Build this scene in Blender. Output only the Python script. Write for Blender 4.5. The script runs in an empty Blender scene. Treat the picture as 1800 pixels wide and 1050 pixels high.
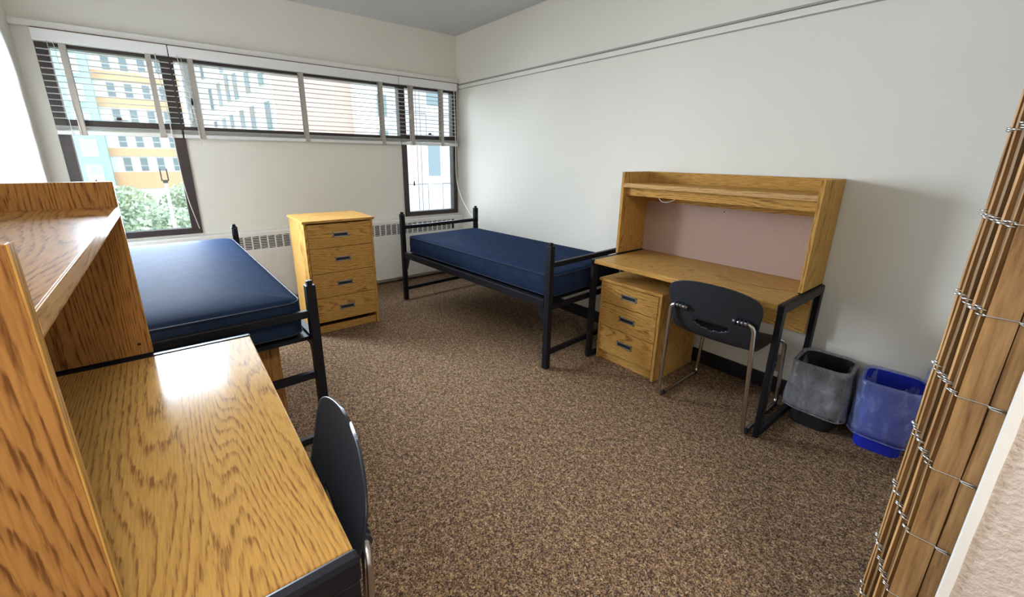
import bpy, bmesh, math, random
from mathutils import Vector, Matrix, noise
random.seed(7)
SC = bpy.context.scene
COL = SC.collection
R = math.radians

# ------------------------------------------------------------------ camera
YAW, PITCH, ROLL, FPX, CX, CY, CAMZ = R(38.39), R(16.11), R(0.777), 738.8, 889.07, 489.47, 1.44
fw = Vector((math.sin(YAW)*math.cos(PITCH), math.cos(YAW)*math.cos(PITCH), -math.sin(PITCH)))
rt0 = Vector((math.cos(YAW), -math.sin(YAW), 0)); up0 = rt0.cross(fw)
rt = rt0*math.cos(ROLL) + up0*math.sin(ROLL); upv = -rt0*math.sin(ROLL) + up0*math.cos(ROLL)
cam = bpy.data.cameras.new('camera'); camo = bpy.data.objects.new('camera', cam); COL.objects.link(camo)
camo.matrix_world = Matrix(((rt.x, upv.x, -fw.x, 0), (rt.y, upv.y, -fw.y, 0), (rt.z, upv.z, -fw.z, CAMZ), (0, 0, 0, 1)))
cam.sensor_width = 36; cam.sensor_fit = 'HORIZONTAL'; cam.lens = FPX/1800*36
cam.shift_x = (900-CX)/1800; cam.shift_y = -(525-CY)/1800
cam.clip_start = .02; cam.clip_end = 500
SC.camera = camo

def ray(x, y): return rt*((x-CX)/FPX) + upv*(-(y-CY)/FPX) + fw
def on_plane(x, y, p, n):
    d = ray(x, y); c = Vector((0, 0, CAMZ)); p = Vector(p); n = Vector(n)
    return c + d*((p-c).dot(n)/d.dot(n))

# ------------------------------------------------------------------ world, light, exposure
w = bpy.data.worlds.new('sky'); SC.world = w; w.use_nodes = True
bg = w.node_tree.nodes['Background']; bg.inputs[0].default_value = (.84, .92, 1, 1); bg.inputs[1].default_value = 2.5
SC.view_settings.view_transform = 'Standard'; SC.view_settings.look = 'None'
SC.view_settings.gamma = 1; SC.view_settings.use_curve_mapping = False; SC.view_settings.exposure = 0.62
SC.cycles.max_bounces = 10; SC.cycles.diffuse_bounces = 6; SC.cycles.transparent_max_bounces = 16
SC.cycles.use_denoising = True
def window_light(x, z0, z1, sx, n, rad):
    """daylight entering one window: stacked strips tipped downward like light from the sky"""
    h = (z1-z0)/n
    for k in range(n):
        l = bpy.data.lights.new('window_daylight', 'AREA'); l.shape = 'RECTANGLE'; l.size = sx; l.size_y = h
        l.energy = rad*math.pi*sx*h; l.color = (.76, .875, 1); l.spread = R(125)
        o = bpy.data.objects.new('window_daylight', l); COL.objects.link(o); o.location = (x, 4.48, z0+h*(k+.5))
        o.rotation_euler = (R(-90+DTILT), 0, 0)

XL, XW, YW, YB, ZC = -.67, 2.88, 4.62, -1.7, 2.765
DTILT, DRAD = 22, 9.5
window_light(-.2, .80, 2.16, .70, 6, DRAD*2.9)
window_light(1.16, 1.64, 2.16, 1.92, 3, DRAD*.6)
window_light(2.48, .80, 2.16, .64, 6, DRAD*.2)

# ------------------------------------------------------------------ materials
def mat(name):
    m = bpy.data.materials.new(name); m.use_nodes = True
    nt = m.node_tree; b = nt.nodes['Principled BSDF']
    return m, nt, b
def N(nt, t, **kw):
    n = nt.nodes.new(t)
    for k, v in kw.items():
        if k in ('operation', 'wave_type', 'bands_direction', 'blend_type', 'data_type', 'feature', 'rings_direction', 'noise_dimensions'): setattr(n, k, v)
        else: n.inputs[k.replace('_', ' ')].default_value = v
    return n
def lnk(nt, a, b): nt.links.new(a, b)
def ramp(nt, stops):
    r = nt.nodes.new('ShaderNodeValToRGB'); e = r.color_ramp.elements
    while len(e) < len(stops): e.new(.5)
    for i, (p, c) in enumerate(stops): e[i].position = p; e[i].color = (*c, 1)
    return r
def coords(nt, scale, rot=(0, 0, 0), loc=(0, 0, 0)):
    t = nt.nodes.new('ShaderNodeTexCoord'); mp = nt.nodes.new('ShaderNodeMapping')
    mp.inputs['Scale'].default_value = scale; mp.inputs['Rotation'].default_value = rot; mp.inputs['Location'].default_value = loc
    lnk(nt, t.outputs['Object'], mp.inputs['Vector']); return mp
def bump(nt, b, h, strength, dist=.01):
    n = nt.nodes.new('ShaderNodeBump'); n.inputs['Strength'].default_value = strength; n.inputs['Distance'].default_value = dist
    lnk(nt, h, n.inputs['Height']); lnk(nt, n.outputs[0], b.inputs['Normal'])

def plain(name, col, rough=.5, metal=0, spec=.5, nscale=0, namt=.15, bumps=0):
    m, nt, b = mat(name)
    b.inputs['Base Color'].default_value = (*col, 1); b.inputs['Roughness'].default_value = rough
    b.inputs['Metallic'].default_value = metal; b.inputs['Specular IOR Level'].default_value = spec
    if nscale:
        mp = coords(nt, (nscale,)*3); n = N(nt, 'ShaderNodeTexNoise', Scale=1.0, Detail=4.0, Roughness=.6); lnk(nt, mp.outputs[0], n.inputs['Vector'])
        r = ramp(nt, [(.25, tuple(c*(1-namt) for c in col)), (.75, tuple(min(1, c*(1+namt)) for c in col))])
        lnk(nt, n.outputs[0], r.inputs[0]); lnk(nt, r.outputs[0], b.inputs['Base Color'])
        if bumps: bump(nt, b, n.outputs[0], bumps, .003)
    return m

def oak(name, axis, light, dark, rough=.34, seed=0., ior=1.06):
    """laminate oak, grain running along local axis 0/1/2"""
    m, nt, b = mat(name)
    s = [7., 7., 7.]; s[axis] = .95
    mp = coords(nt, tuple(s), loc=(seed, seed*1.7, seed*.6))
    n1 = N(nt, 'ShaderNodeTexNoise', Scale=.6, Detail=1.5, Roughness=.45, Distortion=.3); lnk(nt, mp.outputs[0], n1.inputs['Vector'])
    mul = N(nt, 'ShaderNodeMath', operation='MULTIPLY'); mul.inputs[1].default_value = 36.; lnk(nt, n1.outputs[0], mul.inputs[0])
    s2 = [110., 110., 110.]; s2[axis] = 14.
    mp2 = coords(nt, tuple(s2)); n2 = N(nt, 'ShaderNodeTexNoise', Scale=1., Detail=3., Roughness=.6); lnk(nt, mp2.outputs[0], n2.inputs['Vector'])
    m2 = N(nt, 'ShaderNodeMath', operation='MULTIPLY'); m2.inputs[1].default_value = 1.0; lnk(nt, n2.outputs[0], m2.inputs[0])
    add0 = N(nt, 'ShaderNodeMath', operation='ADD'); lnk(nt, mul.outputs[0], add0.inputs[0]); lnk(nt, m2.outputs[0], add0.inputs[1])
    tcx = nt.nodes.new('ShaderNodeTexCoord'); dt = nt.nodes.new('ShaderNodeVectorMath'); dt.operation = 'DOT_PRODUCT'
    ac = [66., 71., 62.]; ac[axis] = 0.; dt.inputs[1].default_value = ac; lnk(nt, tcx.outputs['Object'], dt.inputs[0])
    add = N(nt, 'ShaderNodeMath', operation='ADD'); lnk(nt, add0.outputs[0], add.inputs[0]); lnk(nt, dt.outputs['Value'], add.inputs[1])
    fr = N(nt, 'ShaderNodeMath', operation='FRACT'); lnk(nt, add.outputs[0], fr.inputs[0])
    r1 = ramp(nt, [(0, (1, 1, 1)), (.14, (.75, .75, .75)), (.36, (.15, .15, .15)), (.85, (.04, .04, .04)), (1, (1, 1, 1))]); lnk(nt, fr.outputs[0], r1.inputs[0])
    # pores
    s3 = [260., 260., 260.]; s3[axis] = 16.
    mp3 = coords(nt, tuple(s3)); n3 = N(nt, 'ShaderNodeTexNoise', Scale=1., Detail=2., Roughness=.5); lnk(nt, mp3.outputs[0], n3.inputs['Vector'])
    r3 = ramp(nt, [(.42, (0, 0, 0)), (.62, (1, 1, 1))]); lnk(nt, n3.outputs[0], r3.inputs[0])
    # dark = ring*(.45+.55*pore) + .25*pore
    mA = N(nt, 'ShaderNodeMath', operation='MULTIPLY_ADD'); lnk(nt, r3.outputs[0], mA.inputs[0]); mA.inputs[1].default_value = .6; mA.inputs[2].default_value = .4
    mB = N(nt, 'ShaderNodeMath', operation='MULTIPLY'); lnk(nt, r1.outputs[0], mB.inputs[0]); lnk(nt, mA.outputs[0], mB.inputs[1])
    mC = N(nt, 'ShaderNodeMath', operation='MULTIPLY_ADD'); lnk(nt, r3.outputs[0], mC.inputs[0]); mC.inputs[1].default_value = .2; lnk(nt, mB.outputs[0], mC.inputs[2]); mC.use_clamp = True
    r = ramp(nt, [(0, light), (1, dark)]); lnk(nt, mC.outputs[0], r.inputs[0])
    lnk(nt, r.outputs[0], b.inputs['Base Color']); b.inputs['Roughness'].default_value = rough; b.inputs['IOR'].default_value = ior
    bump(nt, b, mC.outputs[0], -.05, .002)
    return m
OL, OD = (.56, .32, .09), (.22, .10, .03)
OAK = [oak('oak_laminate_x', 0, OL, OD, seed=3.1), oak('oak_laminate_y', 1, OL, OD, seed=.4), oak('oak_laminate_z', 2, OL, OD, seed=5.2)]
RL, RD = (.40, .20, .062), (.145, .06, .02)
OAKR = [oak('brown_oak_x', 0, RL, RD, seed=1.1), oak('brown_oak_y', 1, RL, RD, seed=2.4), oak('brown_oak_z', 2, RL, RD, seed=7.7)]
DESKTOP = oak('oak_laminate_desktop', 1, (.56, .32, .09), (.25, .12, .04), rough=.16, seed=.4, ior=1.10)

def carpet():
    m, nt, b = mat('brown_loop_carpet')
    mp = coords(nt, (1, 1, 1)); v = N(nt, 'ShaderNodeTexVoronoi', Scale=230.); lnk(nt, mp.outputs[0], v.inputs['Vector'])
    sep = nt.nodes.new('ShaderNodeSeparateColor'); lnk(nt, v.outputs['Color'], sep.inputs[0])
    r = ramp(nt, [(0, (.06, .04, .035)), (.2, (.13, .085, .06)), (.42, (.22, .14, .085)), (.62, (.33, .22, .12)), (.78, (.27, .21, .18)), (.92, (.46, .35, .24)), (1, (.2, .09, .07))])
    r.color_ramp.interpolation = 'CONSTANT'; lnk(nt, sep.outputs[0], r.inputs[0])
    mp2 = coords(nt, (60, 38, 60), rot=(0, 0, .6)); n = N(nt, 'ShaderNodeTexNoise', Scale=1., Detail=3.); lnk(nt, mp2.outputs[0], n.inputs['Vector'])
    r2 = ramp(nt, [(.38, (.66, .60, .53)), (.6, (1.15, 1.06, .92))]); lnk(nt, n.outputs[0], r2.inputs[0])
    mx = nt.nodes.new('ShaderNodeMix'); mx.data_type = 'RGBA'; mx.blend_type = 'MULTIPLY'; mx.inputs[0].default_value = 1
    lnk(nt, r.outputs[0], mx.inputs[6]); lnk(nt, r2.outputs[0], mx.inputs[7])
    lnk(nt, mx.outputs[2], b.inputs['Base Color']); b.inputs['Roughness'].default_value = 1; b.inputs['Specular IOR Level'].default_value = .1
    bump(nt, b, v.outputs['Distance'], -.4, .004)
    return m
def paint(name, col, scale, strength, rough=.7, dist=.002):
    m, nt, b = mat(name); b.inputs['Base Color'].default_value = (*col, 1); b.inputs['Roughness'].default_value = rough
    mp = coords(nt, (scale,)*3); n = N(nt, 'ShaderNodeTexNoise', Scale=1., Detail=3., Roughness=.6); lnk(nt, mp.outputs[0], n.inputs['Vector'])
    mp2 = coords(nt, (1.3,)*3); n2 = N(nt, 'ShaderNodeTexNoise', Scale=1., Detail=3.); lnk(nt, mp2.outputs[0], n2.inputs['Vector'])
    r = ramp(nt, [(.3, tuple(c*.965 for c in col)), (.7, col)]); lnk(nt, n2.outputs[0], r.inputs[0]); lnk(nt, r.outputs[0], b.inputs['Base Color'])
    bump(nt, b, n.outputs[0], strength, dist); return m
M_CARPET = carpet()
M_WALL = paint('cream_wall_paint', (.78, .755, .685), 120, .25)
M_CEIL = paint('textured_ceiling_paint', (.64, .645, .65), 70, .8, .9, .006)
M_STUCCO = paint('rough_beige_plaster', (.60, .52, .47), 75, .9, .9, .005)
M_WHITE = plain('white_gloss_paint', (.80, .79, .76), .4, nscale=6, namt=.04)
M_WHITE2 = plain('white_enamel', (.80, .80, .80), .35)
M_BRONZE = plain('bronze_window_frame', (.045, .03, .03), .4, nscale=12, namt=.2)
M_BROWN = plain('brown_track_line', (.16, .07, .05), .6)
M_BLACK = plain('black_steel', (.012, .012, .015), .38, nscale=30, namt=.25)
M_BASE = plain('black_rubber_base', (.012, .011, .014), .45)
M_SHELL = plain('black_plastic_shell', (.014, .017, .024), .42, nscale=400, namt=.25, bumps=.06)
M_CHROME = plain('satin_chrome_tube', (.55, .53, .52), .22, metal=1)
M_VINYL = plain('navy_vinyl', (.017, .029, .060), .62, spec=.5, nscale=14, namt=.2)
M_VINYL.node_tree.nodes['Principled BSDF'].inputs['IOR'].default_value = 1.035
M_VINYLE = plain('navy_vinyl_piping', (.03, .035, .055), .4)
M_VINYLE.node_tree.nodes['Principled BSDF'].inputs['IOR'].default_value = 1.07
M_BLACK.node_tree.nodes['Principled BSDF'].inputs['IOR'].default_value = 1.22
M_TACK = plain('mauve_tackboard', (.42, .29, .235), .9, nscale=240, namt=.12, bumps=.1)
M_PULLF = plain('grey_metal_pull_frame', (.36, .35, .34), .35, metal=.6)
M_PULLD = plain('black_pull_recess', (.008, .008, .01), .5)
M_STEEL = plain('galvanised_wire', (.62, .62, .60), .25, metal=.9)
M_DARK = plain('dark_recess', (.03, .028, .026), .8)
M_SLATB = plain('blind_slat_white', (.74, .74, .72), .45)
M_TAPE = plain('blind_tape_beige', (.43, .39, .35), .9, nscale=200, namt=.1)
M_CORD = plain('white_cord', (.80, .78, .74), .7)
M_PLATE = plain('tan_outlet_plate', (.30, .22, .17), .5)
M_METALRAIL = plain('grey_rail', (.34, .34, .33), .45)
M_BINB = plain('black_plastic_bin', (.012, .012, .013), .45)
M_BINU = plain('blue_plastic_bin', (.012, .025, .42), .4)
M_SCREW = plain('dark_screw', (.05, .04, .035), .4, metal=.7)
def film(name, col, rough, alpha):
    m, nt, b = mat(name)
    b.inputs['Base Color'].default_value = (*col, 1); b.inputs['Roughness'].default_value = rough; b.inputs['Specular IOR Level'].default_value = .8
    tr = nt.nodes.new('ShaderNodeBsdfTransparent'); mx = nt.nodes.new('ShaderNodeMixShader')
    mp = coords(nt, (16, 16, 9)); n = N(nt, 'ShaderNodeTexNoise', Scale=1., Detail=4., Roughness=.6, Distortion=1.2); lnk(nt, mp.outputs[0], n.inputs['Vector'])
    r = ramp(nt, [(.35, (alpha*.7,)*3), (.55, (alpha,)*3), (.72, (min(1, alpha*1.8),)*3)]); lnk(nt, n.outputs[0], r.inputs[0])
    lnk(nt, r.outputs[0], mx.inputs[0]); lnk(nt, tr.outputs[0], mx.inputs[1]); lnk(nt, b.outputs[0], mx.inputs[2])
    lnk(nt, mx.outputs[0], nt.nodes['Material Output'].inputs[0])
    bump(nt, b, n.outputs[0], .5, .01)
    return m
M_BAGG = film('grey_bag_film', (.30, .30, .33), .3, .6)
M_BAGC = film('clear_bag_film', (.30, .38, .75), .22, .42)
def glassm():
    m, nt, b = mat('window_glass')
    tr = nt.nodes.new('ShaderNodeBsdfTransparent'); tr.inputs[0].default_value = (.93, .95, .95, 1)
    gl = nt.nodes.new('ShaderNodeBsdfGlossy'); gl.inputs['Roughness'].default_value = .02
    f = nt.nodes.new('ShaderNodeFresnel'); f.inputs[0].default_value = 1.45
    mx = nt.nodes.new('ShaderNodeMixShader'); lnk(nt, f.outputs[0], mx.inputs[0]); lnk(nt, tr.outputs[0], mx.inputs[1]); lnk(nt, gl.outputs[0], mx.inputs[2])
    lnk(nt, mx.outputs[0], nt.nodes['Material Output'].inputs[0]); return m
M_GLASS = glassm()
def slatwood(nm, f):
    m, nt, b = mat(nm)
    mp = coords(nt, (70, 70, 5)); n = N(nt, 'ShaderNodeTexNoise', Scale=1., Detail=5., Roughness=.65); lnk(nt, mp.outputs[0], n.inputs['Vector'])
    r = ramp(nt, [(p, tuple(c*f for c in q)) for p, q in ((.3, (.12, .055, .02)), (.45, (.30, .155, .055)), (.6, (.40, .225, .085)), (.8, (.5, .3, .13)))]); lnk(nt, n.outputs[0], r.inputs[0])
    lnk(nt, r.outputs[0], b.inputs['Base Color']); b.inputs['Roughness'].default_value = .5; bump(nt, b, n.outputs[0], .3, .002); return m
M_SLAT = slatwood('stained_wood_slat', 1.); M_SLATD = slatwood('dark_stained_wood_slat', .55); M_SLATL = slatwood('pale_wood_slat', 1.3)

# ------------------------------------------------------------------ mesh helpers
def tag(o, label=None, cat=None, group=None, kind=None):
    if label: o['label'] = label
    if cat: o['category'] = cat
    if group: o['group'] = group
    if kind: o['kind'] = kind
    return o
def empty(name, loc=(0, 0, 0), rz=0, **kw):
    o = bpy.data.objects.new(name, None); COL.objects.link(o); o.location = loc; o.rotation_euler = (0, 0, rz); o.empty_display_size = .1
    return tag(o, **kw)
class MB:
    def __init__(s): s.v = []; s.f = []; s.smooth = False
    def box(s, x0, x1, y0, y1, z0, z1):
        b = len(s.v)
        s.v += [(x, y, z) for z in (z0, z1) for y in (y0, y1) for x in (x0, x1)]
        s.f += [tuple(b+i for i in q) for q in ((0, 2, 3, 1), (4, 5, 7, 6), (0, 1, 5, 4), (2, 6, 7, 3), (0, 4, 6, 2), (1, 3, 7, 5))]
        return s
    def prism(s, pts, a0, a1, axis=1):
        """polygon pts (2D) extruded along axis"""
        b = len(s.v); n = len(pts)
        for a in (a0, a1):
            for p in pts:
                s.v.append({0: (a, p[0], p[1]), 1: (p[0], a, p[1]), 2: (p[0], p[1], a)}[axis])
        s.f.append(tuple(b+i for i in range(n))); s.f.append(tuple(b+n+i for i in reversed(range(n))))
        for i in range(n): j = (i+1) % n; s.f.append((b+i, b+n+i, b+n+j, b+j))
        return s
    def tube(s, path, r, seg=8, closed=False):
        P = [Vector(p) for p in path]; n = len(P); b = len(s.v)
        up = None
        for i, p in enumerate(P):
            if closed: t = P[(i+1) % n]-P[i-1]
            else: t = P[min(i+1, n-1)]-P[max(i-1, 0)]
            t.normalize()
            if up is None: up = Vector((0, 0, 1)) if abs(t.z) < .9 else Vector((1, 0, 0))
            a = t.cross(up)
            if a.length < 1e-4: a = t.orthogonal()
            a.normalize(); up = a.cross(t).normalized()
            rr = r[i] if isinstance(r, (list, tuple)) else r
            for k in range(seg):
                q = 2*math.pi*k/seg; s.v.append(tuple(p + a*math.cos(q)*rr + up*math.sin(q)*rr))
        m = n if closed else n-1
        for i in range(m):
            for k in range(seg):
                k2 = (k+1) % seg; i2 = (i+1) % n
                s.f.append((b+i*seg+k, b+i2*seg+k, b+i2*seg+k2, b+i*seg+k2))
        if not closed:
            s.f.append(tuple(b+k for k in range(seg))); s.f.append(tuple(b+(n-1)*seg+k for k in reversed(range(seg))))
        return s
    def rings(s, rings, closed=True, cap0=False, cap1=False):
        b = len(s.v); n = len(rings[0])
        for rg in rings: s.v += [tuple(p) for p in rg]
        for i in range(len(rings)-1):
            for k in range(n if closed else n-1):
                k2 = (k+1) % n; s.f.append((b+i*n+k, b+i*n+k2, b+(i+1)*n+k2, b+(i+1)*n+k))
        if cap0: s.f.append(tuple(b+k for k in reversed(range(n))))
        if cap1: s.f.append(tuple(b+(len(rings)-1)*n+k for k in range(n)))
        return s
    def mesh(s, name, m, smooth=False):
        me = bpy.data.meshes.new(name); me.from_pydata(s.v, [], s.f); me.update()
        bm = bmesh.new(); bm.from_mesh(me); bmesh.ops.recalc_face_normals(bm, faces=bm.faces); bm.to_mesh(me); bm.free()
        if m: me.materials.append(m)
        if smooth: me.shade_smooth()
        return me
    def build(s, name, m, parent=None, bevel=0, smooth=False, seg=2, loc=None):
        o = bpy.data.objects.new(name, s.mesh(name, m, smooth)); COL.objects.link(o)
        if parent: o.parent = parent
        if loc: o.location = loc
        if bevel:
            b = o.modifiers.new('bevel', 'BEVEL'); b.width = bevel; b.segments = seg; b.limit_method = 'ANGLE'; b.harden_normals = False
        return o
def B(name, m, parent, x0, x1, y0, y1, z0, z1, bevel=.0015):
    return MB().box(x0, x1, y0, y1, z0, z1).build(name, m, parent, bevel)
def bez(pts, n=6, rad=.05):
    """polyline with rounded corners"""
    P = [Vector(p) for p in pts]; out = [P[0]]
    for i in range(1, len(P)-1):
        a, b, c = P[i-1], P[i], P[i+1]
        d1 = (a-b); d2 = (c-b); r = min(rad, d1.length*.48, d2.length*.48)
        p0 = b+d1.normalized()*r; p2 = b+d2.normalized()*r
        for k in range(n+1):
            t = k/n; out.append(p0*(1-t)**2 + b*2*t*(1-t) + p2*t*t)
    out.append(P[-1]); return out
def copy_tree(o, parent=None):
    c = o.copy(); COL.objects.link(c); c.parent = parent
    for ch in list(o.children): copy_tree(ch, c)
    return c
def struct(o): o['kind'] = 'structure'; return o

# ------------------------------------------------------------------ room shell
struct(B('floor', M_CARPET, None, XL-.1, XW+.1, YB-.1, YW+.12, -.12, 0, 0))
struct(B('ceiling', M_CEIL, None, XL-.1, XW+.1, YB-.1, YW+.12, ZC, ZC+.15, 0))
struct(B('wall_right', M_WALL, None, XW, XW+.12, YB, YW+.12, 0, ZC, 0))
struct(B('wall_left', M_WALL, None, XL-.12, XL, YB, YW+.12, 0, ZC, 0))
struct(B('wall_near', M_WALL, None, XL, XW, YB-.12, YB, 0, ZC, 0))
W = MB()
T = YW+.12
for a in ((XL, XW, 2.2, ZC), (.175, 2.14, 0, 1.6), (XL, .175, 0, .75), (2.14, XW, 0, .75), (XL, -.575, .75, 2.2), (2.86, XW, .75, 2.2)):
    W.box(a[0], a[1], YW, T, a[2], a[3])
struct(W.build('wall_far', M_WALL))
# closet partition that stands beside the camera
struct(MB().box(.955, 1.01, YB, -.05, 0, ZC).build('wall_closet', M_STUCCO))
struct(MB().box(1.01, XW, -.78, -.7, 0, ZC).build('wall_closet_rear', M_WALL))
jr = random.Random(3); jm = MB()
pts = []
for i in range(41):
    z = ZC*i/40; pts.append((-.0515+jr.uniform(-.0012, .0012), z))
J = MB(); b0 = []
for (y, z) in pts:
    J.v += [(.952, y, z), (.952, -.0388, z), (1.012, -.0388, z), (1.012, y, z)]
for i in range(40):
    for k in range(4):
        k2 = (k+1) % 4; J.f.append((i*4+k, i*4+k2, i*4+4+k2, i*4+4+k))
J.f += [(0, 1, 2, 3), (160, 163, 162, 161)]
struct(J.build('trim_1', M_WHITE))
struct(B('baseboard_right', M_BASE, None, XW-.012, XW, .02, YW-.12, 0, .105, .003))
struct(B('baseboard_left', M_BASE, None, XL, XL+.012, YB, YW-.12, 0, .105, .003))
# header trim over the blinds and its brown track line
struct(MB().prism([(YW, 2.262), (YW-.045, 2.262), (YW-.045, 2.302), (YW-.038, 2.308), (YW, 2.31)], XL, XW, 0).build('trim_2', M_WHITE, None, .002))
struct(B('trim_3', M_BROWN, None, XL+.1, XW-.005, YW-.042, YW, 2.252, 2.262, 0))
# rail along the right wall
tr = struct(MB().box(XW-.012, XW, .0, YW-.045, 2.200, 2.236).build('trim_4', M_WALL, None, .002))
MB().box(XW-.018, XW, .0, YW-.045, 2.240, 2.252).build('rail_lip', M_METALRAIL, tr, .002)
MB().box(XW-.006, XW, .0, YW-.045, 2.194, 2.1985).build('rail_groove', M_METALRAIL, tr)

# ------------------------------------------------------------------ windows
def frame_rect(mb, x0, x1, z0, z1, y0, y1, l, r, b, t):
    mb.box(x0, x0+l, y0, y1, z0, z1).box(x1-r, x1, y0, y1, z0, z1)
    mb.box(x0+l, x1-r, y0, y1, z0, z0+b).box(x0+l, x1-r, y0, y1, z1-t, z1)
    return mb
FY0, FY1 = YW-.012, YW+.075
def window(name, x0, x1, z0, l, r, lower):
    e = empty(name, ((x0+x1)/2, YW, z0), kind='structure')
    ox, oy, oz = e.location
    def bb(n, m, *a, bevel=.002):
        return MB().box(a[0]-ox, a[1]-ox, a[2]-oy, a[3]-oy, a[4]-oz, a[5]-oz).build(n, m, e, bevel)
    bb('frame_stile', M_BRONZE, x0, x0+l, FY0, FY1, z0, 2.2); bb('frame_stile', M_BRONZE, x1-r, x1, FY0, FY1, z0, 2.2)
    bb('frame_sill', M_BRONZE, x0+l, x1-r, FY0, FY1, z0, z0+.05); bb('frame_head', M_BRONZE, x0+l, x1-r, FY0, FY1, 2.15, 2.2)
    if lower:
        bb('transom', M_BRONZE, x0+l, x1-r, FY0, FY1, 1.60, 1.665)
        bb('pane', M_GLASS, x0+l, x1-r, YW+.03, YW+.034, z0+.05, 1.60, bevel=0)
        bb('pane', M_GLASS, x0+l, x1-r, YW+.03, YW+.034, 1.665, 2.15, bevel=0)
        c = (x0+x1)/2
        h = bb('latch', M_BRONZE, c-.035, c+.035, FY0-.02, FY0, 1.668, 1.678)
        bb('latch', M_BRONZE, c-.03, c+.0, FY0-.03, FY0-.012, 1.678, 1.695)
    else:
        bb('pane', M_GLASS, x0+l, x1-r, YW+.03, YW+.034, z0+.05, 2.15, bevel=0)
        bb('inner_rail', M_METALRAIL, x0+l, x1-r, FY0-.004, FY0+.02, z0+.0, z0+.022)
    return e
window('window_1', -.575, .182, .75, .065, .075, True)
window('window_2', .182, 2.14, 1.60, .012, .012, False)
window('window_3', 2.14, 2.86, .75, .06, .055, True)

# blinds -----------------------------------------------------------
BY = 4.575   # middle of the slats
def blind(x0, x1, tapes, label):
    e = empty('venetian_blind', ((x0+x1)/2, BY, 1.56), label=label, cat='blind', group='venetian blinds on the window wall')
    ox, oy, oz = e.location
    w = (x1-x0)/2
    MB().box(-w, w, -.032, .024, 2.172-oz, 2.25-oz).build('headrail', M_WHITE2, e, .003)
    sm = MB().prism([(-.024, -.0005), (0, .0035), (.024, -.0005), (.024, .0012), (0, .0052), (-.024, .0012)], -w+.004, w-.004, 0).mesh('slat', M_SLATB)
    n = 12
    for i in range(n):
        o = bpy.data.objects.new('slat', sm); COL.objects.link(o); o.parent = e
        o.location = (0, 0, 2.125-oz - i*.0415); o.rotation_euler = (R(random.uniform(-2, 2)), random.uniform(-.0012, .0012), 0)
    for i in range(5):
        o = bpy.data.objects.new('slat', sm); COL.objects.link(o); o.parent = e; o.location = (random.uniform(-.002, .002), random.uniform(-.002, .002), 1.590-oz+i*.0062)
    MB().box(-w+.003, w-.003, -.026, .026, 1.556-oz, 1.586-oz).build('bottom_rail', M_SLATB, e, .004)
    for tx in tapes:
        x = tx-ox
        t = MB().box(x-.018, x+.018, -.0285, -.027, 1.60-oz, 2.175-oz).box(x-.018, x+.018, .027, .0285, 1.60-oz, 2.175-oz)
        t.box(x-.02, x+.02, -.030, -.0265, 1.553-oz, 1.62-oz)
        t.build('ladder_tape', M_TAPE, e)
    return e
s_ = BY/4.62
b1 = blind(-.572, .168, [-.43+.0, .04], 'venetian blind over the window between the left wall and the bare panel')
b2 = blind(.174, 2.108, [.305, 1.14, 1.91], 'widest venetian blind, raised above the bare wall panel')
b3 = blind(2.114, 2.838, [2.255, 2.63], 'narrow venetian blind beside the right wall corner')
def cord(parent, pts, r=.0022, tassel=None, name='pull_cord'):
    L = parent.location
    o = MB().tube([Vector(p)-L for p in bez(pts, 5, .2)], r, 6).build(name, M_CORD, parent, smooth=True)
    if tassel:
        p = Vector(pts[-1])-L
        MB().tube([p+Vector((0, 0, .012)), p, p+Vector((0, 0, -.03)), p+Vector((0, 0, -.045))], [.003, .006, .009, .004], 8).build('tassel', tassel, parent, smooth=True)
yc = BY-.036
cord(b1, [(-.50, yc, 2.18), (-.49, yc, 1.8), (-.485, yc, 1.50)], .0018)
cord(b1, [(-.47, yc, 2.18), (-.44, yc, 1.6), (-.425, yc, 1.22)], .0018, M_BROWN)
cord(b1, [(.085, yc, 2.18), (.095, yc, 1.7), (.11, yc, 1.1), (.16, yc, .80)], .0035)
cord(b2, [(.245, yc, 2.18), (.262, yc, 1.95), (.27, yc, 1.86)], .0018, M_BLACK)
cord(b2, [(.22, yc, 2.18), (.27, yc, 1.85), (.285, yc, 1.5)], .0028)
cord(b3, [(2.205, yc, 2.18), (2.21, yc, 1.8), (2.215, yc, 1.53)], .0025)
cord(b3, [(2.225, yc, 2.18), (2.235, yc, 1.5), (2.235, yc, 1.15)], .0018, M_BLACK)
cord(b3, [(2.79, yc, 2.18), (2.80, yc, 1.6), (2.785, yc-.02, 1.1), (2.80, 4.3, .80), (2.74, 3.93, .70), (2.66, 3.86, .692)], .0045)

# convector under the windows -------------------------------------
cv = empty('convector', (1.1, YW-.06, 0), label='long white wall convector with black slotted grille under the windows', cat='radiator')
def cb(n, m, x0, x1, y0, y1, z0, z1, bevel=.002): return MB().box(x0-1.1, x1-1.1, y0-YW+.06, y1-YW+.06, z0, z1).build(n, m, cv, bevel)
CY0 = YW-.105
MB().prism([(.057, .735), (-.035, .735), (-.045, .725), (-.045, .69), (.057, .69)], XL+.003-1.1, XW-.003-1.1, 0).build('top_cover', M_WHITE, cv, .002)
cb('front_panel', M_WHITE, XL+.003, XW-.003, CY0, CY0+.015, .06, .570)
cb('back_box', M_DARK, XL+.003, XW-.003, CY0+.03, YW-.003, .06, .690, 0)
cb('end_cover', M_WHITE, 2.745, XW-.003, CY0, CY0+.015, .570, .690)
bars = MB().box(-.005, .005, -.045, -.032, .570, .690).mesh('grille_bar', M_WHITE)
x = XL+.03
while x < 2.745:
    o = bpy.data.objects.new('grille_bar', bars); COL.objects.link(o); o.parent = cv; o.location = (x-1.1, 0, 0); x += .0655
lv = MB()
x = XL+.03
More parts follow.
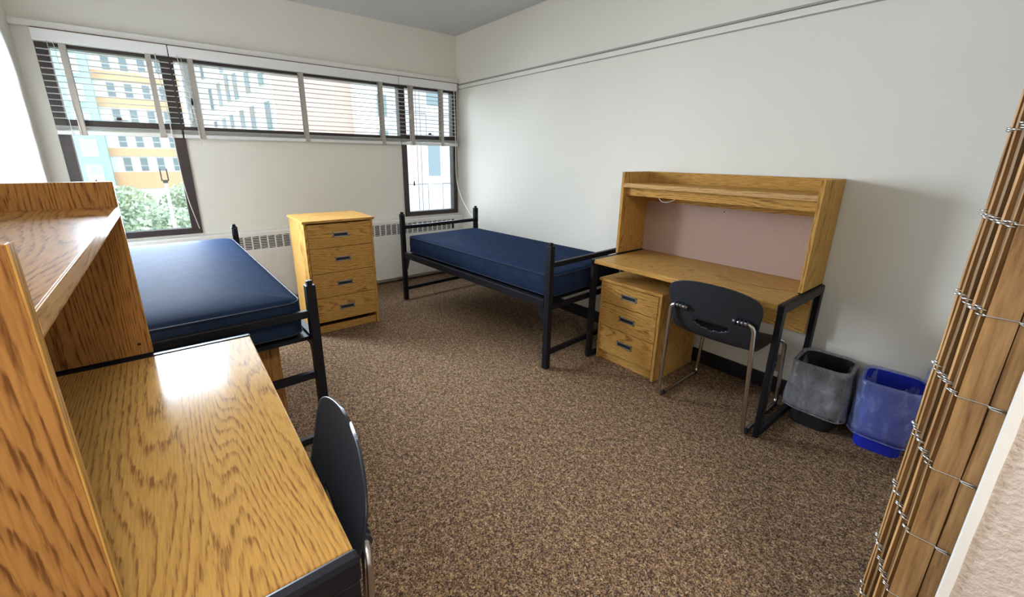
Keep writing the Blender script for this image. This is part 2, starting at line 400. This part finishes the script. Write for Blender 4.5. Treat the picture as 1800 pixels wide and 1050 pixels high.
while x < 2.70:
    for k in range(7):
        z = .577+k*.0165
        lv.v += [(x-1.1+.005, -.043, z+.006), (x-1.1+.0605, -.043, z-.002), (x-1.1+.0605, -.043, z+.004), (x-1.1+.005, -.043, z+.012)]
        b = len(lv.v)-4; lv.f.append((b, b+1, b+2, b+3))
    x += .0655
lo = lv.build('grille_louvers', M_WHITE, cv); lo['kind'] = 'stuff'
so = lo.modifiers.new('s', 'SOLIDIFY'); so.thickness = .003

# ------------------------------------------------------------------ furniture
def pull(parent, y, z, xf, w=.125, h=.037):
    """recessed pull on a front that faces -x at xf"""
    f = MB(); f.box(xf-.004, xf+.002, y-w/2, y+w/2, z-h/2, z-h/2+.007).box(xf-.004, xf+.002, y-w/2, y+w/2, z+h/2-.007, z+h/2)
    f.box(xf-.004, xf+.002, y-w/2, y-w/2+.008, z-h/2, z+h/2).box(xf-.004, xf+.002, y+w/2-.008, y+w/2, z-h/2, z+h/2)
    o = f.build('pull_frame', M_PULLF, parent)
    MB().box(xf-.0012, xf+.001, y-w/2+.006, y+w/2-.006, z-h/2+.005, z+h/2-.005).build('pull_recess', M_PULLD, parent)

def cabinet(name, loc, rz, W_, D, H, zs, label, cat, top_over=.012, group=None, oakm=OAK, kick=.06):
    """drawer unit; local: front faces -x at x=0, width along y centred, zs = drawer boundaries top to bottom"""
    e = empty(name, loc, rz, label=label, cat=cat, group=group); h = W_/2
    B('side_panel', oakm[2], e, .004, D, -h, -h+.02, 0, H-.02); B('side_panel', oakm[2], e, .004, D, h-.02, h, 0, H-.02)
    B('back_panel', oakm[2], e, D-.012, D-.004, -h+.02, h-.02, .02, H-.02)
    B('top_panel', oakm[1], e, -top_over, D, -h-top_over*.8, h+top_over*.8, H-.02, H, .003)
    B('plinth', oakm[1], e, .03, .045, -h+.02, h-.02, 0, kick)
    for a, b in zip(zs[:-1], zs[1:]):
        d = B('drawer', oakm[1], e, 0, .02, -h+.022, h-.022, b+.002, a-.002, .002)
        MB().box(.02, D-.05, -h+.03, h-.03, b+.02, a-.02).build('drawer_box', oakm[1], d)
        pull(d, 0, (a+b)/2+.004, 0)
    return e

def desk(loc, rz, label, group=None, pedestal=None):
    """local: front edge at x=0 (faces -x), depth .60 along +x, length 1.22 along y centred"""
    e = empty('desk', loc, rz, label=label, cat='desk', group='oak desks with black steel ends'); L = .612; D = .60
    top = B('desktop', DESKTOP, e, 0, D, -L+.03, L-.03, .728, .758, .003)
    B('edge_band', OAK[1], top, -.0025, .0, -L+.03, L-.03, .731, .743, 0)
    B('modesty_panel', OAK[1], e, D-.09, D-.07, -L+.03, L-.03, .47, .727)
    for s in (-1, 1):
        y0, y1 = (-L, -L+.03) if s < 0 else (L-.03, L)
        B('end_rail', M_BLACK, e, -.004, D, y0, y1, .708, .760, .007)
        B('leg', M_BLACK, e, 0, .048, y0+.001, y1-.001, .0, .712, .004); B('leg', M_BLACK, e, D-.05, D-.002, y0+.001, y1-.001, 0, .712, .004)
        B('foot_rail', M_BLACK, e, .048, D-.05, y0+.001, y1-.001, 0, .035, .003)
    return e

def hutch(loc, rz, label, om=OAK):
    """local: front x=0, depth .33, stands at z=0"""
    e = empty('desk_hutch', loc, rz, label=label, cat='hutch', group='oak hutches on the desks'); L = .605; D = .325; H = .59
    for s in (-1, 1):
        y0, y1 = (-L, -L+.02) if s < 0 else (L-.02, L)
        p = B('side_panel', om[2], e, 0.001, D, y0, y1, .006, H, .0015)
        B('edge_band', OAK[2], p, -.001, .001, y0, y1, .006, H, 0)
        B('foot_strip', M_BLACK, p, .0, D, y0, y1, 0, .006, 0)
        for (sx, sz) in ((.03, .045), (D-.03, .045)):
            yy = y1 if s < 0 else y0
            MB().tube([(sx, yy-.001 if s < 0 else yy+.001, sz), (sx, yy+.002 if s < 0 else yy-.002, sz)], .005, 8).build('screw', M_SCREW, p)
    sh = B('shelf', om[1], e, .001, D-.002, -L+.02, L-.02, .485, .513, .0015)
    B('edge_band', M_EDGE, sh, -.0015, .001, -L+.02, L-.02, .485, .513, .0008)
    B('light_valance', OAK[1], e, .035, .05, -L+.02, L-.02, .428, .485)
    B('top_back_rail', om[1], e, D-.022, D-.004, -L+.02, L-.02, .513, H)
    B('back_rail', om[1], e, D-.03, D-.012, -L+.02, L-.02, .375, .485)
    tb = B('tackboard', M_TACK, e, D-.02, D-.006, -L+.02, L-.02, .0, .376, 0)
    for yy in (-.52, 0, .52):
        MB().tube([(D-.021, yy, .35), (D-.019, yy, .35)], .004, 8).build('screw', M_SCREW, tb)
    return e
M_EDGE = oak('oak_edge_band', 1, (.58, .36, .16), (.36, .19, .07), rough=.3, seed=9.)

# right-hand desk group (front faces -x)
DX, DY = 2.272, 1.283
desk((DX, DY, 0), 0, 'oak desk against the right wall with drawers under one end')
hu = hutch((DX+.275, DY+.01, .760), 0, 'oak hutch with mauve back board on the desk by the right wall')
cabinet('drawer_pedestal', (2.335, 1.60, 0), 0, .485, .5, .622, [.598, .447, .27, .075], 'three-drawer oak pedestal under the desk by the right wall', 'drawers', group='three-drawer oak pedestals')
MB().tube(bez([(.045, .33, .430), (.02, .29, .405), (.02, .24, .405), (.045, .20, .430)], 5, .04), .0015, 6).build('lamp_wire', M_CORD, hu)
# near desk group (front faces +x)
DX2, DY2 = .157, 1.214
desk((DX2, DY2, 0), math.pi, 'oak desk standing before the raised bed, bare glossy top', None)
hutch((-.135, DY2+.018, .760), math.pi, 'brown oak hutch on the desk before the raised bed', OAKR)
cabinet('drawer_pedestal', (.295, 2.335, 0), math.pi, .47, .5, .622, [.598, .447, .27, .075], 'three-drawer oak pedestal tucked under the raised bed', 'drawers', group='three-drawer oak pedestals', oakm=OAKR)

# chest of drawers (front faces -y -> rotate +90deg)
cabinet('chest_of_drawers', (1.035, 3.465, 0), R(90), .54, .5, .945, [.915, .722, .515, .31, .10], 'four-drawer oak chest between the two beds', 'dresser', top_over=.016)

# outlet and items on the wall
op = empty('outlet_plate', (XW-.004, .845, .2), label='tan outlet plate on the wall under the desk', cat='outlet')
B('plate', M_PLATE, op, -.004, .004, -.04, .04, -.058, .058, .002)
for dz in (-.022, .022): B('socket', M_PULLD, op, -.006, -.003, -.016, .016, dz-.014, dz+.014, .002)

# ------------------------------------------------------------------ beds
def bed(loc, rz, zdeck, label):
    """local: x across (.92 between posts), y along 1.98 from near (-) to far (+)"""
    e = empty('bed_frame', loc, rz, label=label, cat='bed frame', group='black steel bed frames'); w, l = .46, .985
    for sx in (-1, 1):
        for sy in (-1, 1):
            p = MB().box(sx*w-.02, sx*w+.02, sy*l-.022, sy*l+.022, 0, .885).box(sx*w-.012, sx*w+.012, sy*l-.012, sy*l+.012, .885, .905)
            for k in range(9):   # notched hanging strip towards the side rail
                z = .10+k*.09
                p.box(sx*w-.012, sx*w+.012, sy*(l-.022) if sy < 0 else l-.034, -l+.034 if sy < 0 else l-.022, z, z+.055)
            p.build('post', M_BLACK, e, .003)
    for sy in (-1, 1):
        for z0 in (.735, .435, .10):
            B('end_rail', M_BLACK, e, -w+.02, w-.02, sy*l-.014, sy*l+.014, z0, z0+.034, .003)
    for sx in (-1, 1):
        r_ = MB().box(sx*w-.016, sx*w+.016, -l+.03, l-.03, zdeck-.055, zdeck).build('side_rail', M_BLACK, e, .002)
        for sy in (-1, 1):
            a = sy*(l-.03); pts = [(a, zdeck-.001), (a, zdeck-.19), (a-sy*.03, zdeck-.17), (a-sy*.075, zdeck-.06), (a-sy*.10, zdeck-.05), (a-sy*.10, zdeck-.001)]
            MB().prism(pts, sx*w-.004, sx*w+.004, 0).build('gusset', M_BLACK, e)
    B('deck', M_BLACK, e, -w+.016, w-.016, -l+.04, l-.04, zdeck-.03, zdeck-.012, 0)
    return e
def mattress(loc, rz, W_, L_, T, label, dome=.012):
    """soft vinyl slab, base at z=0"""
    e = empty('mattress', loc, rz, label=label, cat='mattress', group='navy vinyl mattresses')
    nx, ny, = 24, 44
    def outline(inset, n=88, rc=.07):
        pts = []; hx, hy = W_/2-inset, L_/2-inset; rc = max(.01, rc-inset)
        per = []
        for (cx, cy, a0) in ((hx-rc, hy-rc, 0), (-hx+rc, hy-rc, 90), (-hx+rc, -hy+rc, 180), (hx-rc, -hy+rc, 270)):
            for k in range(9): a = R(a0+k*11.25); per.append((cx+rc*math.cos(a), cy+rc*math.sin(a)))
        return per
    rings = []
    prof = [(.012, 0), (.003, .008), (0, .02), (-.004, T*.5), (0, T-.022), (.003, T-.010), (.012, T-.001), (.04, T+dome*.35), (.09, T+dome*.7), (.17, T+dome*.95), (.28, T+dome), (.40, T+dome)]
    for ins, z in prof: rings.append([(x, y, z) for x, y in outline(ins)])
    MB().rings(rings, True, True, True).build('cover', M_VINYL, e, smooth=True)
    for z in (T-.008, .010):
        MB().tube([(x, y, z) for x, y in outline(-.001)], .0045, 6, True).build('piping', M_VINYLE, e, smooth=True)
    return e
rb = R(3.9)
def off(base, rz, x, y): return (base[0]+math.cos(rz)*x-math.sin(rz)*y, base[1]+math.sin(rz)*x+math.cos(rz)*y, 0)
cR = off((1.905, 1.935), rb, .46, .985)
bed(cR, rb, .505, 'black steel bed frame set low along the right wall')
mattress((cR[0]+.012, cR[1], .507), R(4.3), .868, 1.93, .16, 'navy vinyl mattress on the low bed along the right wall')
rl = R(1.9)
cL = off((.422, 1.935), rl, -.46, .985)
bed(cL, rl, .640, 'black steel bed frame set high behind the near desk')
mattress((cL[0]-.005, cL[1], .642), rl, .868, 1.90, .165, 'navy vinyl mattress on the raised bed beside the desk', .022)

# ------------------------------------------------------------------ chairs
def chair(loc, rz, label):
    """local: sitter faces +x, back shell near x=0"""
    e = empty('desk_chair', loc, rz, label=label, cat='chair', group='black shell chairs with chrome sled legs')
    prof = [(-.066, .812), (-.059, .782), (-.049, .735), (-.026, .64), (.0, .55), (.03, .49), (.075, .458), (.14, .446), (.22, .444), (.30, .448), (.37, .452), (.42, .446), (.455, .425)]
    wid = [.0, .165, .245, .240, .232, .224, .215, .212, .215, .218, .218, .205, .15]
    # resample profile
    def interp(arr, t):
        t = max(0, min(len(arr)-1.0001, t)); i = int(t); f = t-i
        p0 = arr[max(0, i-1)]; p1 = arr[i]; p2 = arr[i+1]; p3 = arr[min(len(arr)-1, i+2)]
        def cr(a, b, c, d): return .5*((2*b)+(-a+c)*f+(2*a-5*b+4*c-d)*f*f+(-a+3*b-3*c+d)*f**3)
        return tuple(cr(*q) for q in zip(p0, p1, p2, p3)) if isinstance(p1, tuple) else cr(p0, p1, p2, p3)
    NV, NU = 96, 64
    mb = MB(); keep = []
    for j in range(NV+1):
        t = 12*(j/NV)
        x, z = interp(prof, t)
        if t < 2: # rounded top
            zz = (z-.735)/(.812-.735); hw = .245*math.sqrt(max(0, 1-max(0, min(1, zz))**2.3))
        else: hw = interp(wid, t)
        if t > 11: hw = .205-.075*(t-11)**2
        for i in range(NU+1):
            u = -1+2*i/NU; y = u*hw
            cb_ = max(0, 1-max(0, t-3.5)/3)         # back wraps forward at the edges
            xx = x + cb_*.3*y*y; zz2 = z + (1-cb_)*(.25*y*y)
            mb.v.append((xx, y, zz2)); 
    for j in range(NV):
        for i in range(NU):
            k = j*(NU+1)+i
            c = [sum(mb.v[q][a] for q in (k, k+1, k+NU+1, k+NU+2))/4 for a in range(3)]
            y, z = c[1], c[2]
            if j < NV*.55 and abs(y) < .092:   # crescent hand slot
                s = y/.092
                if .536+.026*s*s < z < .580+.002*s*s: continue
            mb.f.append((k, k+1, k+NU+2, k+NU+1))
    o = mb.build('shell', M_SHELL, e, smooth=True)
    so = o.modifiers.new('thick', 'SOLIDIFY'); so.thickness = .007; so.offset = 0
    rim = []
    # sockets with ribs
    for s in (-1, 1):
        sk = MB().tube([(-.037, s*.12, .640), (-.034, s*.165, .641), (-.030, s*.200, .643)], .014, 10).build('tube_socket', M_SHELL, e, smooth=True)
        for k in range(4):
            yy = s*(.135+k*.02); xr = -.038+.1*(yy*yy)
            MB().tube([(xr, yy-.0035, .641), (xr, yy+.0035, .641)], .019, 10).build('socket_rib', M_SHELL, sk)
        path = bez([(-.040, s*.125, .640), (-.034, s*.224, .644), (.0, s*.250, .012), (.49, s*.250, .012), (.485, s*.235, .425), (.36, s*.10, .430)], 7, .045)
        MB().tube(path, .0115, 10).build('sled_tube', M_CHROME, e, smooth=True)
        for xx in (.03, .45): MB().tube([(xx, s*.250, .0125), (xx+.03, s*.250, .0125)], .0138, 10).build('glide', M_SHELL, e, smooth=True)
    MB().tube([(.36, -.101, .430), (.36, .101, .430)], .011, 10).build('cross_tube', M_CHROME, e, smooth=True)
    return e
chair((2.222, .985, 0), R(1.5), 'black shell chair with chrome sled legs facing the right wall desk')
chair((.191, .937, 0), R(174.7), 'black shell chair pushed under the desk before the raised bed')

# ------------------------------------------------------------------ wastebaskets
def rrect(hx, hy, rc, z, n=6):
    out = []
    for (cx, cy, a0) in ((hx-rc, hy-rc, 0), (-hx+rc, hy-rc, 90), (-hx+rc, -hy+rc, 180), (hx-rc, -hy+rc, 270)):
        for k in range(n+1): a = R(a0+k*90/n); out.append((cx+rc*math.cos(a), cy+rc*math.sin(a), z))
    return out
def basket(loc, rz, hx, hy, H, m, label):
    e = empty('wastebasket', loc, rz, label=label, cat='wastebasket')
    k = .80
    rings = [rrect(hx*k, hy*k, .05, .0), rrect(hx*k+.002, hy*k+.002, .05, .012), rrect(hx, hy, .055, H), rrect(hx-.006, hy-.006, .05, H), rrect(hx*k-.006, hy*k-.006, .045, .012)]
    MB().rings(rings, True, True, True).build('body', m, e, .0, smooth=False)
    MB().tube(rrect(hx+.003, hy+.003, .057, H-.006, 6), .006, 8, True).build('rim', m, e, smooth=True)
    return e
def bag(loc, rz, hx, hy, H, zlow, m, label, seed, flare):
    e = empty('bin_liner', loc, rz, label=label, cat='bin bag')
    rings = []
    def wob(p, amp):
        n = noise.noise_vector(Vector((p[0]*14+seed, p[1]*14, p[2]*9)))
        n2 = noise.noise_vector(Vector((p[0]*45+seed, p[1]*45, p[2]*16)))
        return (p[0]+n[0]*amp+n2[0]*amp*.4, p[1]+n[1]*amp+n2[1]*amp*.4, p[2]+n[2]*amp*.5)
    k = .80
    lev = [(-.012, .05, k), (-.010, H*.5, None), (-.008, H-.04, None), (-.006, H+.003, None), (.004, H+.012, None), (.012, H+.002, None), (.014, H-.03, None)]
    nlow = 9
    zs = [H-.03-(H-.03-zlow)*i/nlow for i in range(1, nlow+1)]
    for ins, z, kk in lev:
        f = .80+.20*min(1, z/H)
        rings.append([wob(p, .006) for p in rrect(hx*f+ins, hy*f+ins, .055, z, 14)])
    for i, z in enumerate(zs):
        f = i/(nlow-1); o_ = .014+flare*math.sin(min(1, f*1.05)*math.pi*.62)
        ff = .93+.07*(z/H)
        rings.append([wob(p, .008+.004*f) for p in rrect(hx*ff+o_, hy*ff+o_, .07, z+.012*math.sin(3*seed+i*.3), 14)])
    rings.append([wob((p[0]*.985, p[1]*.985, p[2]+.006), .009) for p in rings[-1]])
    o = MB().rings(rings, True, True, False).build('film', m, e, smooth=True)
    hem = [(p[0]*1.003, p[1]*1.003, p[2]) for p in rings[-2]]
    MB().tube(hem, .0028, 5, True).build('hem', m, e, smooth=True)
    return e
g0 = (2.712, .550, 0); u0 = (2.736, .268, 0)
basket(g0, R(4), .124, .118, .372, M_BINB, 'black wastebasket under a grey bag beside the desk leg')
bag(g0, R(4), .127, .121, .372, .105, M_BAGG, 'grey see-through bag lining the black wastebasket', 1.3, .015)
basket(u0, R(7), .118, .116, .372, M_BINU, 'blue wastebasket under a clear bag beside the black one')
bl = bag(u0, R(7), .121, .119, .372, .075, M_BAGC, 'clear crinkled bag lining the blue wastebasket', 4.1, .006)
fl = MB(); fl.v = [(.112, -.105, .37), (.120, -.125, .37), (.124, -.118, .47), (.120, -.108, .43)]; fl.f = [(0, 1, 2, 3)]
fo = fl.build('flap', M_BAGC, bl); fo.modifiers.new('s', 'SOLIDIFY').thickness = .002

# ------------------------------------------------------------------ folded slat curtain at the closet
cu = empty('slat_curtain', (1.1, .0, 0), label='folded curtain of wired wooden slats at the closet jamb', cat='curtain')
HZ = 2.30; Z0 = .03
sl = []   # (x0,x1,y0,y1)
sl.append((1.020, 1.026, -.0175, .0185)); sl.append((1.021, 1.027, -.056, -.0195))
fx, fy = 1.032, .0245
edges = [(1.036, .0240, 18), (1.052, .0290, -24), (1.066, .0360, 30), (1.086, .0395, -12), (1.100, .0460, 34), (1.122, .0500, -20), (1.138, .0570, 28), (1.158, .0600, -15), (1.172, .0645, 25)]
def slat(i, cx, cy, hw, ang, th=.0065, mt=None):
    """slat whose +y edge is at (cx, cy), turned by ang about z"""
    m = MB(); rr = random.Random(i); n = 26; rg = []; a_ = R(ang)
    ux, uy = math.sin(a_), -math.cos(a_); nx, ny = math.cos(a_), math.sin(a_)
    for k in range(n+1):
        z = Z0+(HZ-Z0)*k/n; a = rr.uniform(-.0009, .0009); b = rr.uniform(-.0006, .0006)
        P = [(cx+ux*a, cy+uy*a), (cx+ux*a+nx*th, cy+uy*a+ny*th), (cx+ux*hw+nx*th+b, cy+uy*hw+ny*th), (cx+ux*hw+b, cy+uy*hw)]
        rg.append([(p[0]-1.1, p[1], z) for p in P])
    m.rings(rg, True, True, True).build('slat', mt or M_SLAT, cu)
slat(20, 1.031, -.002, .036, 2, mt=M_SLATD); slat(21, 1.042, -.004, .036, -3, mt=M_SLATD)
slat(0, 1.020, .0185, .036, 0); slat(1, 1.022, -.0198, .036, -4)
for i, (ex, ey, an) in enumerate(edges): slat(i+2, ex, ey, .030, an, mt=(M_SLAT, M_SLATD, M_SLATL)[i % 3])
edges = [(a, b) for a, b, c in edges]
rows = [CAMZ-.0885*1.021+.1497*k for k in range(-8, 7)]
for z in rows:
    if not (Z0 < z < HZ): continue
    path = [(1.0185-1.1, -.06, z), (1.0185-1.1, -.021, z-.0005), (1.017-1.1, -.0185, z), (1.0185-1.1, -.016, z+.001), (1.0185-1.1, .0175, z), (1.0195-1.1, .0215, z+.0012), (1.026-1.1, .0215, z+.001), (1.029-1.1, .016, z)]
    MB().tube(path, .0013, 6).build('link_wire', M_STEEL, cu, smooth=True)
    MB().tube([(1.0182-1.1, -.06, z-.005), (1.0182-1.1, -.022, z-.004), (1.0165-1.1, -.0185, z-.001)], .0013, 6).build('link_wire', M_STEEL, cu, smooth=True)
    for i, (ex, ey) in enumerate(edges):
        rr = random.Random(int(z*1000)+i)
        for q in range(1 if i % 2 else 2):
            zz = z+rr.uniform(-.006, .006); xx = ex-.1e-2-1.1; o_ = .0065
            p = [(xx, ey-.012, zz), (xx-.001, ey+.001, zz+.001), (xx+.002, ey+o_, zz+.002), (xx+.0085, ey+o_*.8, zz+.001), (xx+.0095, ey-.006, zz)]
            MB().tube(p, .0016, 5).build('link_wire', M_STEEL, cu, smooth=True)
B('curtain_track', M_METALRAIL, cu, 1.012-1.1, XW-.002-1.1, -.045, .045, HZ, HZ+.02, .001)
struct(MB().box(1.012, XW, -.06, .06, HZ+.02, ZC).build('wall_closet_header', M_WALL))

# ------------------------------------------------------------------ outside
def ext(name, col, rough=.8): return plain(name, col, rough, nscale=.4, namt=.05)
X_WHITE = ext('facade_white', (.80, .80, .80)); X_ORANGE = ext('facade_orange', (.72, .45, .27)); X_TEAL = ext('facade_teal', (.38, .58, .64))
X_PANEL = ext('facade_pale_panel', (.50, .51, .53)); X_PINK = ext('facade_pink', (.62, .43, .37)); X_GLASS = plain('facade_glass', (.16, .22, .25), .1); X_GREY = ext('facade_grey', (.50, .51, .54))
X_GRASS = ext('grass', (.50, .54, .42)); X_LEAF = ext('leaves', (.42, .50, .36)); X_BARK = ext('bark', (.2, .15, .1)); X_POLE = ext('lamp_pole', (.6, .6, .6))
GZ = -8.0
struct(B('ground', X_GRASS, None, -120, 160, YW+3, 220, GZ-.5, GZ, 0))
def zz(Y, s): return CAMZ+Y*s
# building with orange bands
YA = 75.
ba = empty('apartment_building', (0, YA, GZ), label='white block with orange bands and a pale blue wing', cat='building')
def ab(n, m, x0, x1, y0, y1, z0, z1, par=None): return MB().box(x0, x1, y0-YA, y1-YA, z0-GZ, z1-GZ).build(n, m, par or ba)
ab('wall', X_WHITE, -.069*YA, .045*YA, YA, YA+12, GZ, 24); ab('wing', X_TEAL, -.16*YA, -.069*YA, YA-1.5, YA+12, GZ, 24)
bands = [(.167, .153), (.127, .112), (.086, .072), (.044, .030), (.006, -.007), (-.034, -.062)]
for a, b in bands: ab('band', X_ORANGE, -.069*YA, .045*YA, YA-.25, YA, zz(YA, b), zz(YA, a))
for (a, b), (c, d) in zip(bands[:-1], bands[1:]):
    for s in (-.048, -.026, -.003, .020):
        wn = ab('window', X_GREY, s*YA-.42, s*YA+.42, YA-.08, YA, zz(YA, c)+.15, zz(YA, b)-.15)
        ab('pane', X_GLASS, s*YA-.34, s*YA+.34, YA-.12, YA-.08, zz(YA, c)+.9, zz(YA, b)-.25, wn); ab('pane', X_GLASS, s*YA-.34, s*YA+.34, YA-.12, YA-.08, zz(YA, c)+.2, zz(YA, c)+.75, wn)
for z in (.135, .094, .052, .0105, -.030, -.07):
    wn = ab('window', X_WHITE, -.100*YA, -.080*YA, YA-1.62, YA-1.5, zz(YA, z)-1.4, zz(YA, z)+.6); ab('pane', X_GREY, -.098*YA, -.083*YA, YA-1.7, YA-1.62, zz(YA, z)-.6, zz(YA, z)+.5, wn)
# building with slit windows, receding wall
p0 = Vector((.199*46, 46, 0)); p1 = Vector((.050*86, 86, 0)); d_ = (p1-p0).normalized(); n_ = Vector((d_.y, -d_.x, 0))
if n_.y > 0: n_ = -n_
bb_ = empty('slit_window_building', tuple(p0+Vector((0, 0, GZ))), math.atan2(d_.y, d_.x), label='pale building with rows of tall slit windows', cat='building')
Lb = (p1-p0).length
# local: x along wall, -y/+y outward
side = 1 if Vector((-math.sin(math.atan2(d_.y, d_.x)), math.cos(math.atan2(d_.y, d_.x)), 0)).dot(n_) > 0 else -1
MB().box(0, Lb, min(0, -side*3), max(0, -side*3), 0, 34).build('wall', X_WHITE, bb_)
slits = [((370, 155), (376, 195)), ((384, 145), (391, 188)), ((398, 130), (404, 180)), ((411, 128), (419, 176)), ((432, 126), (440, 165)), ((458, 128), (462, 152)),
         ((470, 177), (478, 229)), ((442, 186), (451, 228)), ((425, 193), (431, 226)), ((407, 201), (412, 226)), ((394, 207), (398, 226)), ((379, 213), (383, 224)),
         ((345, 150), (349, 180)), ((352, 182), (355, 214)), ((337, 190), (341, 214)), ((353, 105), (358, 140)), ((386, 104), (392, 128)), ((420, 108), (426, 122)), ((448, 108), (454, 118))]
Rz = math.atan2(d_.y, d_.x)
for a, b in slits:
    A = on_plane(*a, p0, n_); Bp = on_plane(*b, p0, n_)
    xa = ((A-p0).dot(d_)+(Bp-p0).dot(d_))/2; z0_, z1_ = sorted((A.z, Bp.z)); hw = .55
    wn = MB().box(xa-hw*1.5, xa+hw*1.5, min(0, side*.1), max(0, side*.1), z0_-GZ, z1_-GZ).build('window', X_GREY, bb_)
    MB().box(xa-hw*1.3, xa+hw*1.3, min(side*.1, side*.14), max(side*.1, side*.14), z0_-GZ+.1, z1_-GZ-.1).build('pane', X_GLASS, wn)
# pink gable wall
YC = 45.
bc = empty('pink_building', (.27*YC, YC, GZ), label='tall plain pink wall beside the slit-window building', cat='building')
MB().box(-.071*YC, .08*YC, 0, .8, 0, 34).build('wall', X_PINK, bc)
MB().box(.08*YC, .19*YC, -1.2, 9, 0, 34).build('stair_wing', X_WHITE, bc)
for k in range(8):
    wn = MB().box(.125*YC, .15*YC, -1.3, -1.2, 3+k*3.4, 5.2+k*3.4).build('window', X_GREY, bc); MB().box(.127*YC, .148*YC, -1.34, -1.3, 3.1+k*3.4, 5.1+k*3.4).build('pane', X_GLASS, wn)
for k in range(10): MB().box(-.071*YC, .08*YC, -.02, .0, 3*k+1.0, 3*k+1.03).build('joint', X_GREY, bc)
# near panelled building at the right window
YD = 16.
bd = empty('panel_building', (.52*YD, YD, GZ), label='near white panelled building outside the corner window', cat='building')
def db(n, m, s0, s1, y0, y1, e0, e1, par=None): return MB().box((s0-.52)*YD, (s1-.52)*YD, y0, y1, zz(YD, e0)-GZ, zz(YD, e1)-GZ).build(n, m, par or bd, .01)
MB().box((.447-.52)*YD, (.75-.52)*YD, .1, .5, 0, 30).build('wall', X_GREY, bd)
es = [-.50, -.43, -.36, -.285, -.21, -.14, -.07, .03, .10, .17, .24, .31]
ss = [.447, .476, .505, .5155, .532, .575, .66, .75]
for e0, e1 in zip(es[:-1], es[1:]):
    for i, (s0, s1) in enumerate(zip(ss[:-1], ss[1:])):
        if i == 4 and abs(e0+.07) < .01 or i == 4 and abs(e0-.10) < .01 or i == 4 and abs(e0+.285) < .01:
            wn = db('window', X_WHITE, s0, s1, .02, .1, e0, e1); db('pane', X_GLASS, s0+.003, s1-.005, .0, .02, e0+.02, e1-.004, wn); continue
        if i in (0, 1) and abs(e0+.07) < .01:
            db('panel', X_PINK, s0+.0004, s1-.0004, .02, .1, e0+.0005, e1-.0005); continue
        db('panel', X_PANEL if i < 6 else X_GREY, s0+.0009, s1-.0009, .0, .1, e0+.0011, e1-.0011)
# trees and lamp
def tree(x, y, h, r, label, seed):
    e = empty('tree', (x, y, GZ), label=label, cat='tree', group='trees below the tall window')
    rr = random.Random(seed)
    MB().tube([(0, 0, 0), (.1, 0, h*.4), (0, .1, h*.75)], [.16, .12, .05], 7).build('trunk', X_BARK, e, smooth=True)
    m = MB()
    for k in range(1400):
        a = rr.uniform(0, 6.283); c = rr.uniform(-1, 1); q = rr.random()**.4
        p = Vector((math.cos(a)*math.sqrt(1-c*c)*r*q, math.sin(a)*math.sqrt(1-c*c)*r*q, h*.66+c*h*.36*q))
        u = Vector((rr.gauss(0, 1), rr.gauss(0, 1), rr.gauss(0, 1))).normalized()*.22; v = u.orthogonal().normalized()*.14
        b = len(m.v); m.v += [tuple(p-u), tuple(p+v), tuple(p+u), tuple(p-v)]; m.f.append((b, b+1, b+2, b+3))
    o = m.build('foliage', X_LEAF, e); o['kind'] = 'stuff'
    return e
tree(-3.4, 49, 6.6, 2.6, 'bushy green tree under the pale blue wing', 1)
tree(-.4, 41, 5.6, 2.4, 'round green tree behind the street lamp', 2)
tree(1.6, 55, 6.4, 2.6, 'green tree close under the orange bands', 3)
tree(-6.2, 43, 5.4, 2.4, 'low green tree beside the pale blue wing', 4)
sp = on_plane(288, 305, (0, 30, 0), (0, 1, 0))
sl_ = empty('street_lamp', (sp.x, 30, GZ), label='pale street lamp post with a dark forked head among the trees', cat='lamp post')
MB().tube([(0, 0, 0), (0, 0, sp.z-GZ-.5)], [.11, .08], 10).build('pole', X_POLE, sl_, smooth=True)
MB().tube([(0, 0, sp.z-GZ-.5), (0, 0, sp.z-GZ-.35)], .12, 10).build('collar', M_DARK, sl_)
for s in (-1, 1): MB().box(s*.14-.03, s*.14+.03, -.04, .04, sp.z-GZ-.4, sp.z-GZ+.25).build('lamp_head', M_DARK, sl_)

# ------------------------------------------------------------------ room lamp (on the ceiling behind the camera)
lf = empty('ceiling_light', (.1, -.75, ZC), label='round white ceiling light in the entry', cat='ceiling light')
MB().rings([[(r_*math.cos(a*math.pi/16), r_*math.sin(a*math.pi/16), z) for a in range(32)] for r_, z in ((.19, 0), (.19, -.03), (.17, -.035))], True, True, False).build('base_ring', M_WHITE2, lf)
m, nt, b = mat('lamp_diffuser'); b.inputs['Emission Color'].default_value = (1, .92, .82, 1); b.inputs['Emission Strength'].default_value = 78; b.inputs['Base Color'].default_value = (.9, .88, .82, 1)
MB().rings([[(r_*math.cos(a*math.pi/16), r_*math.sin(a*math.pi/16), z) for a in range(32)] for r_, z in ((.17, -.034), (.155, -.06), (.11, -.08), (.04, -.088))], True, True, True).build('diffuser', m, lf, smooth=True)
